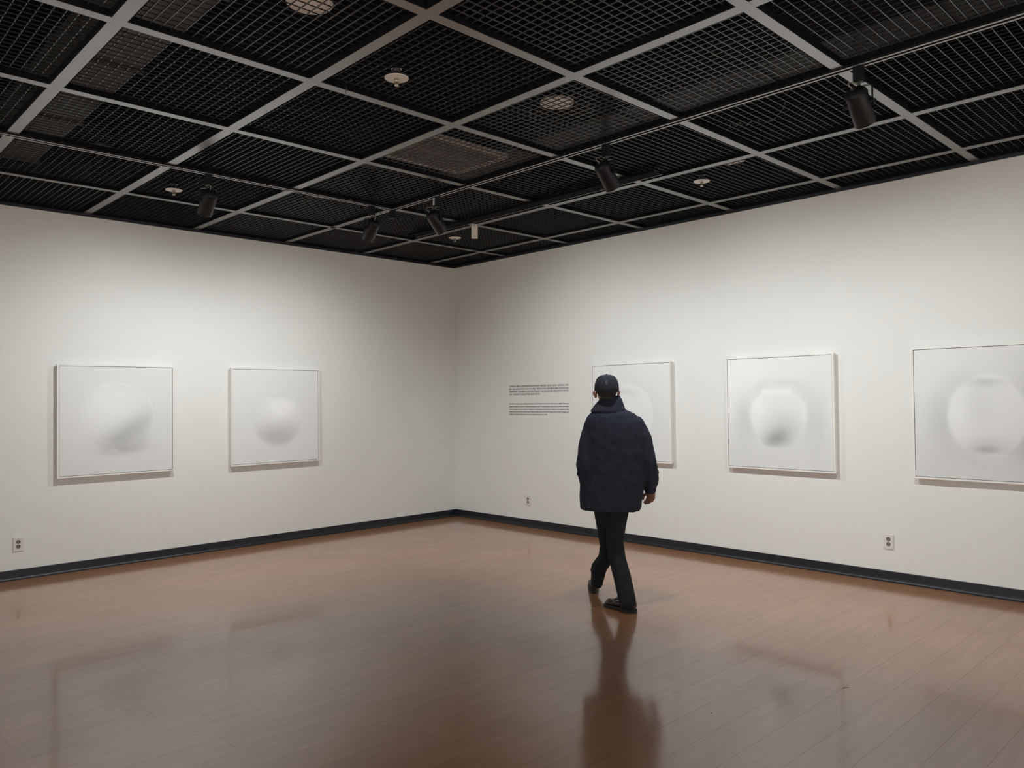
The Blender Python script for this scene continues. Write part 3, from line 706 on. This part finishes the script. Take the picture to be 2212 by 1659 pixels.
# floor scuffs: thin flakes of dirt
def flake(px, py, L, W, ang, lab):
    p = at_z(px, py, 0.0); bm = bmesh.new(); n = 9
    top = []; bot = []
    for k in range(n):
        t = k/(n-1)*2-1; wv = W*(1-t*t)**0.5*(0.6+0.4*math.sin(5*t+px)) + 0.0004; x = t*L; yv = 0.25*W*math.sin(4*t+py)
        top.append((x, yv+wv)); bot.append((x, yv-wv))
    ol = top+bot[::-1]; loft(bm, [[Vector((x, y, 0.0002)) for x, y in ol], [Vector((x, y, 0.0009)) for x, y in ol]])
    o = done('floor_scrap', bm, 'dirt'); o.location = (p.x, p.y, 0); o.rotation_euler = (0, 0, math.radians(ang)); tag(o, lab, 'debris')
flake(1827, 1486, 0.020, 0.004, -30, 'dark curled scrap on the floor in front of the rightmost outlet')
flake(1536, 1541, 0.006, 0.003, 0, 'tiny dark crumb on the floor right of the man\'s reflection')
flake(1891, 1375, 0.007, 0.003, 20, 'tiny dark speck on the floor left of the grey smudge')

# ------------------------------------------------------------------ the man walking away
D0 = 5.74
def P(px, py, dd=0.0):
    return CAM + (FW + RT*((px-1106)/F_PX) - UP*((py-829.5)/F_PX))*(D0+dd)
K = D0/F_PX                    # metres per pixel at the man
VIEW = Vector((FW.x, FW.y, 0)).normalized(); RIGHT = Vector((VIEW.y, -VIEW.x, 0)); Z = Vector((0, 0, 1))
man = empty('person', (-2.05, -4.25, 0))
MI = Matrix.Translation(-Vector((-2.05, -4.25, 0)))
def fm(name, bm, vox, it, m, parent, **kw):
    bmesh.ops.transform(bm, matrix=MI, verts=bm.verts); return fuse(name, bm, vox, it, m, parent, **kw)
def dm(name, bm, m, parent, smooth=False):
    bmesh.ops.transform(bm, matrix=MI, verts=bm.verts); return done(name, bm, m, parent, smooth)
def ring(y, xl_, xr_, half, dd=0.0, n=28, pw=2.4, tilt=0.0):
    c = P((xl_+xr_)/2, y, dd); a = (xr_-xl_)/2*K*(1+dd/D0); out = []
    for k in range(n):
        t = 2*math.pi*k/n; cx = math.copysign(abs(math.cos(t))**(2/pw), math.cos(t)); sy_ = math.copysign(abs(math.sin(t))**(2/pw), math.sin(t))
        out.append(c + RIGHT*cx*a + VIEW*sy_*half + Z*tilt*cx)
    return out
HD = Vector((math.cos(math.radians(54)), math.sin(math.radians(54)), 0))      # face direction
HR = Vector((HD.y, -HD.x, 0))
hc = P(1310.5, 838)            # centre of the skull
hm = Matrix(((HR.x, HD.x, 0, hc.x), (HR.y, HD.y, 0, hc.y), (0, 0, 1, hc.z), (0, 0, 0, 1)))
# --- body: one continuous skin mesh
bm = bmesh.new()
def hb(c, r):
    ball(bm, hm @ Vector(c), 1.0, rot=hm.to_3x3().to_4x4() @ Matrix.Diagonal((*r, 1)))
hb((0, 0.005, 0.012), (0.074, 0.094, 0.088)); hb((0, 0.035, -0.045), (0.058, 0.062, 0.072)); hb((0, 0.060, -0.088), (0.030, 0.030, 0.026))
hb((0, 0.100, -0.030), (0.012, 0.020, 0.022)); hb((0, 0.106, -0.040), (0.016, 0.014, 0.010)); hb((0, 0.088, 0.006), (0.050, 0.014, 0.012))
hb((0, 0.090, -0.066), (0.024, 0.012, 0.010))
for s in (-1, 1):
    hb((s*0.030, 0.078, -0.030), (0.020, 0.014, 0.014))
    e = hm @ Vector((s*0.087, -0.004, -0.047))
    rot = hm.to_3x3().to_4x4() @ Matrix.Rotation(math.radians(-s*28), 4, 'Z') @ Matrix.Rotation(math.radians(s*10), 4, 'Y')
    ball(bm, e, 1.0, rot=rot @ Matrix.Diagonal((0.009, 0.018, 0.031, 1)))
    ball(bm, e + HR*s*0.006 + Z*0.008, 1.0, rot=rot @ Matrix.Diagonal((0.008, 0.020, 0.020, 1)))
capsule(bm, [P(1311, 860), P(1313, 890)], [0.052, 0.058])
capsule(bm, [P(1313, 900), P(1318, 950), P(1320, 1010), P(1320, 1065)], [0.09, 0.125, 0.115, 0.12])
capsule(bm, [P(1292, 915), P(1352, 915)], [0.05, 0.05])
armR = [P(1370, 920), P(1398, 1000, -0.02), P(1404, 1062, 0.02)]
capsule(bm, armR, [0.048, 0.038, 0.027])
armL = [P(1280, 924), P(1266, 1005, -0.05), P(1278, 1060, 0.14)]
capsule(bm, armL, [0.040, 0.034, 0.026])
legL = [P(1303, 1075, 0.02), P(1312, 1182, 0.14), P(1290, 1262, 0.30)]
legR = [P(1336, 1075, -0.02), P(1327, 1180, -0.02), P(1354, 1298, -0.24)]
capsule(bm, legL, [0.078, 0.052, 0.036]); capsule(bm, legR, [0.078, 0.052, 0.036])
shoeL_at, shoeL_az = Vector((-1.930, -3.935, 0)), math.radians(41)
shoeR_at, shoeR_az = Vector((-2.150, -4.500, 0)), math.radians(90)
def foot(at, az, ankle):
    f = Vector((math.cos(az), math.sin(az), 0)); capsule(bm, [ankle, at+f*0.055+Z*0.055, at+f*0.150+Z*0.050, at+f*0.225+Z*0.045], [0.036, 0.032, 0.030, 0.022])
foot(shoeL_at, shoeL_az, legL[2]); foot(shoeR_at, shoeR_az, legR[2])
def hand(wrist, down, across, fwd, scale=1.0):
    """palm plus five separate curled fingers; down: along the hand, across: towards the thumb side, fwd: palm-side normal"""
    d, a, f = down.normalized(), across.normalized(), fwd.normalized()
    def q(x, y, z): return wrist + (d*x + a*y + f*z)*scale
    for yy, ln in ((-0.028, 0.070), (-0.010, 0.076), (0.009, 0.076), (0.027, 0.070)):
        capsule(bm, [q(0.004, yy*0.6, 0), q(0.045, yy*0.9, 0.002), q(ln, yy, 0.004)], [0.016*scale, 0.0150*scale, 0.0115*scale], 10)
    for yy, s0, l1, l2, l3 in ((-0.031, 0.066, 0.027, 0.018, 0.015), (-0.0105, 0.074, 0.034, 0.022, 0.018), (0.0105, 0.076, 0.037, 0.025, 0.019), (0.031, 0.070, 0.032, 0.021, 0.017)):
        p0 = q(s0, yy, 0.004); c1, c2, c3 = 0.55, 1.05, 1.5
        p1 = p0+(d*math.cos(c1)+f*math.sin(c1))*l1*scale; p2 = p1+(d*math.cos(c2)+f*math.sin(c2))*l2*scale; p3 = p2+(d*math.cos(c3)+f*math.sin(c3))*l3*scale
        capsule(bm, [p0, p1, p2, p3], [0.0098*scale, 0.0088*scale, 0.0080*scale, 0.0070*scale], 10)
    capsule(bm, [q(0.018, 0.020, 0.004), q(0.042, 0.046, 0.016), q(0.066, 0.052, 0.028), q(0.084, 0.048, 0.036)], [0.014*scale, 0.0125*scale, 0.0100*scale, 0.0082*scale], 10)
hand(P(1407, 1058, 0.02), Vector((0, 0, -1)) + VIEW*0.30, -RIGHT*0.75 + VIEW*0.65, -RIGHT*0.35 - Z*0.1 + VIEW*0.75, 0.92)
hand(P(1276, 1062, 0.14), Vector((0, 0, -1)) + RIGHT*0.5 + VIEW*0.1, VIEW + Z*0.1, RIGHT - Z*0.1, 0.9)
body = fm('body', bm, 0.0055, 4, 'skin', man)
for s in (-1, 1):
    bm = bmesh.new(); ball(bm, hm @ Vector((s*0.030, 0.086, -0.012)), 0.0115); dm('eye', bm, 'eye', man, True)
# --- hair: short, back and sides below the cap
bm = bmesh.new()
ball(bm, hm @ Vector((0, -0.010, -0.010)), 1.0, rot=hm.to_3x3().to_4x4() @ Matrix.Diagonal((0.0765, 0.090, 0.078, 1)))
ball(bm, hm @ Vector((0, -0.030, -0.070)), 1.0, rot=hm.to_3x3().to_4x4() @ Matrix.Diagonal((0.048, 0.046, 0.036, 1)))
fm('hair', bm, 0.006, 2, 'hair', man)
# --- cap
bm = bmesh.new(); n = 40; rings = []
for k in range(10):
    t = k/9; ang = t*math.pi/2*0.98
    rx, ry, z = 0.0885*math.cos(ang)**0.62, 0.104*math.cos(ang)**0.62, 0.100*math.sin(ang)**1.05
    rings.append([hm @ Vector((rx*math.cos(2*math.pi*q/n), 0.002+ry*math.sin(2*math.pi*q/n), z-0.004)) for q in range(n)])
low = [hm @ Vector((0.0885*math.cos(2*math.pi*q/n), 0.002+0.104*math.sin(2*math.pi*q/n), -0.030)) for q in range(n)]
loft(bm, [low]+rings); cap = dm('cap', bm, 'cap', man, True)
bm = bmesh.new(); ball(bm, hm @ Vector((0, 0.0, 0.098)), (0.009, 0.009, 0.006)); dm('cap_button', bm, 'cap', cap, True)
bm = bmesh.new(); rr = []
for k in range(13):
    a = math.radians(20+140*k/12); x = 0.086*math.cos(a); y0 = 0.088*math.sin(a)
    y1 = y0+0.070*math.sin(math.pi*k/12)**0.6; zc = -0.018-0.012*abs(math.cos(a))
    rr.append([hm @ Vector(v) for v in ((x, y0, zc), (x, y1, zc-0.016), (x, y1, zc-0.020), (x, y0, zc-0.004))])
loft(bm, rr); dm('cap_brim', bm, 'cap', cap, False)
for k in range(6):   # panel seams
    bm = bmesh.new(); a = 2*math.pi*(k+0.5)/6; pts = []
    for q in range(9):
        ang = q/8*math.pi/2*0.96; pts.append(hm @ Vector((0.0893*math.cos(ang)**0.62*math.cos(a), 0.002+0.1048*math.cos(ang)**0.62*math.sin(a), 0.1005*math.sin(ang)**1.05-0.004)))
    tube(bm, pts, 0.0014, 6); dm('cap_seam', bm, 'cap', cap)
bm = bmesh.new()   # small grey embroidered mark, two stacked rings
ea = math.radians(252)
er = Vector((-math.sin(ea), math.cos(ea), 0))
for z_ in (0.046, 0.031):
    rfac = math.cos(math.asin(min(1, (z_+0.004)/0.100)))**0.62
    c = Vector((0.0900*rfac*math.cos(ea), 0.002+0.106*rfac*math.sin(ea), z_))
    ring_pts = [c + er*0.0058*math.cos(t) + Vector((0, 0, 1))*0.0068*math.sin(t) for t in [2*math.pi*q/14 for q in range(15)]]
    tube(bm, [hm @ p_ for p_ in ring_pts], 0.0022, 6)
emb = dm('cap_emblem', bm, 'emblem', cap); emb['label'] = 'small grey embroidered mark'
# --- coat
bm = bmesh.new()
loft(bm, [ring(876, 1291, 1338, 0.062), ring(888, 1279, 1354, 0.085, tilt=0.004), ring(898, 1268, 1372, 0.108, tilt=0.010), ring(912, 1262, 1386, 0.125, tilt=0.006), ring(940, 1257, 1394, 0.140),
          ring(985, 1254, 1396, 0.150), ring(1030, 1253, 1394, 0.155), ring(1065, 1252, 1389, 0.158), ring(1088, 1252, 1385, 0.162), ring(1098, 1253, 1383, 0.160, tilt=-0.006), ring(1101, 1256, 1380, 0.156, tilt=-0.006)])
capsule(bm, [P(1374, 916), P(1391, 950, -0.01), P(1402, 1000, -0.02), P(1406, 1035, 0.0), P(1405, 1058, 0.015)], [18.5*K, 17.5*K, 17*K, 17*K, 11*K])
tube(bm, [P(1406, 1040, 0.0), P(1404.5, 1064, 0.02)], [15*K, 11.5*K], 20)
capsule(bm, [P(1277, 920), P(1266, 960, -0.04), P(1263, 1005, -0.06), P(1268, 1040, 0.03), P(1277, 1062, 0.12)], [17*K, 16.5*K, 18*K, 17*K, 13*K])
# bulges of cloth seen in the outline
for (x, y, r_, dd) in ((1254, 1022, 9, -0.03), (1417, 1020, 7, 0.0), (1416, 1044, 7, 0.0), (1256, 985, 8, -0.04), (1258, 1072, 7, 0.03), (1384, 1052, 6, 0.05)):
    ball(bm, P(x, y, dd), r_*K)
coat = fm('coat', bm, 0.0075, 5, 'coat', man, disp=0.011, dscale=0.065)
# --- collar, turned up
bm = bmesh.new()
loft(bm, [ring(856, 1297, 1338, 0.058, dd=0.0, tilt=0.006), ring(864, 1293, 1343, 0.066, tilt=0.006), ring(874, 1285, 1347, 0.078), ring(883, 1278, 1350.5, 0.090), ring(889, 1274.5, 1352, 0.096, tilt=-0.004), ring(893, 1282, 1348, 0.09)])
fm('collar', bm, 0.006, 3, 'coat', coat, disp=0.004, dscale=0.05)
# --- trousers
bm = bmesh.new()
capsule(bm, [P(1304, 1080, 0.02), P(1309, 1130, 0.06), P(1314, 1180, 0.12), P(1308, 1206, 0.16), P(1293.5, 1227, 0.20), P(1291, 1246, 0.25), P(1289.5, 1258, 0.285)], [26*K, 22*K, 18.5*K, 17*K, 17.5*K, 15.5*K, 14*K])
capsule(bm, [P(1337, 1080, -0.02), P(1331, 1130, -0.02), P(1328, 1172, -0.03), P(1335, 1212, -0.09), P(1345, 1250, -0.15), P(1353, 1285, -0.21), P(1355.5, 1299, -0.235)], [26*K, 22*K, 18.5*K, 18*K, 19*K, 18*K, 18*K])
ball(bm, P(1284, 1232, 0.2), 9*K)
tube(bm, [P(1354, 1290, -0.22), P(1356.5, 1309, -0.245)], [17*K, 18*K], 20)
capsule(bm, [P(1300, 1072), P(1340, 1072)], [0.10, 0.10])
fm('trousers', bm, 0.0065, 4, 'trousers', man, disp=0.006, dscale=0.07)
# --- shoes
def shoe(at, az, pitch=0.0):
    Mx = Matrix.Translation(at) @ Matrix.Rotation(az-math.pi/2, 4, 'Z') @ Matrix.Rotation(pitch, 4, 'X')
    bm = bmesh.new()
    for c, r in (((0, 0.035, 0.055), (0.036, 0.036, 0.040)), ((0, 0.090, 0.056), (0.036, 0.060, 0.040)), ((0.001, 0.150, 0.048), (0.041, 0.062, 0.030)), ((0.002, 0.212, 0.042), (0.045, 0.048, 0.024)), ((0.003, 0.232, 0.036), (0.042, 0.036, 0.020))):
        ball(bm, Mx @ Vector(c), 1.0, rot=Mx.to_3x3().to_4x4() @ Matrix.Diagonal((*r, 1)))
    up = fm('shoe', bm, 0.004, 5, 'leather', man)
    bm = bmesh.new(); n = 32; out = []
    for k in range(n):
        t = 2*math.pi*k/n; yv = 0.137-0.142*math.cos(t); u = (yv+0.005)/0.284; wv = (0.032+0.016*ss_(u))*abs(math.sin(t))**0.55*math.copysign(1, math.sin(t)); out.append((wv, yv))
    loft(bm, [[Mx @ Vector((x, y, 0.001)) for x, y in out], [Mx @ Vector((x*1.03, y, 0.004)) for x, y in out], [Mx @ Vector((x*1.03, y, 0.026 if y < 0.1 else 0.022)) for x, y in out], [Mx @ Vector((x*0.95, 0.137+(y-0.137)*0.97, 0.029 if y < 0.1 else 0.025)) for x, y in out]])
    dm('sole', bm, 'sole', up)
    bm = bmesh.new()     # raised apron seam and lacing strap of the moccasin toe
    pts = [Mx @ Vector((0.034*math.cos(a), 0.185+0.055*math.sin(a), 0.060-0.006*math.sin(a))) for a in [math.pi*k/14 for k in range(15)]]
    tube(bm, pts, 0.0035, 8); dm('apron_seam', bm, 'leather', up)
    bm = bmesh.new()
    for yy in (0.125, 0.145, 0.163): tube(bm, [Mx @ Vector((-0.022, yy, 0.073)), Mx @ Vector((0, yy+0.004, 0.0835)), Mx @ Vector((0.022, yy, 0.073))], 0.0025, 6)
    dm('laces', bm, 'sole', up)
def ss_(u): u = min(1, max(0, u)); return u*u*(3-2*u)
shoe(shoeR_at, shoeR_az); shoe(shoeL_at, shoeL_az)
tag(man, 'man in a dark navy coat, black trousers and dark cap, walking away', 'person')
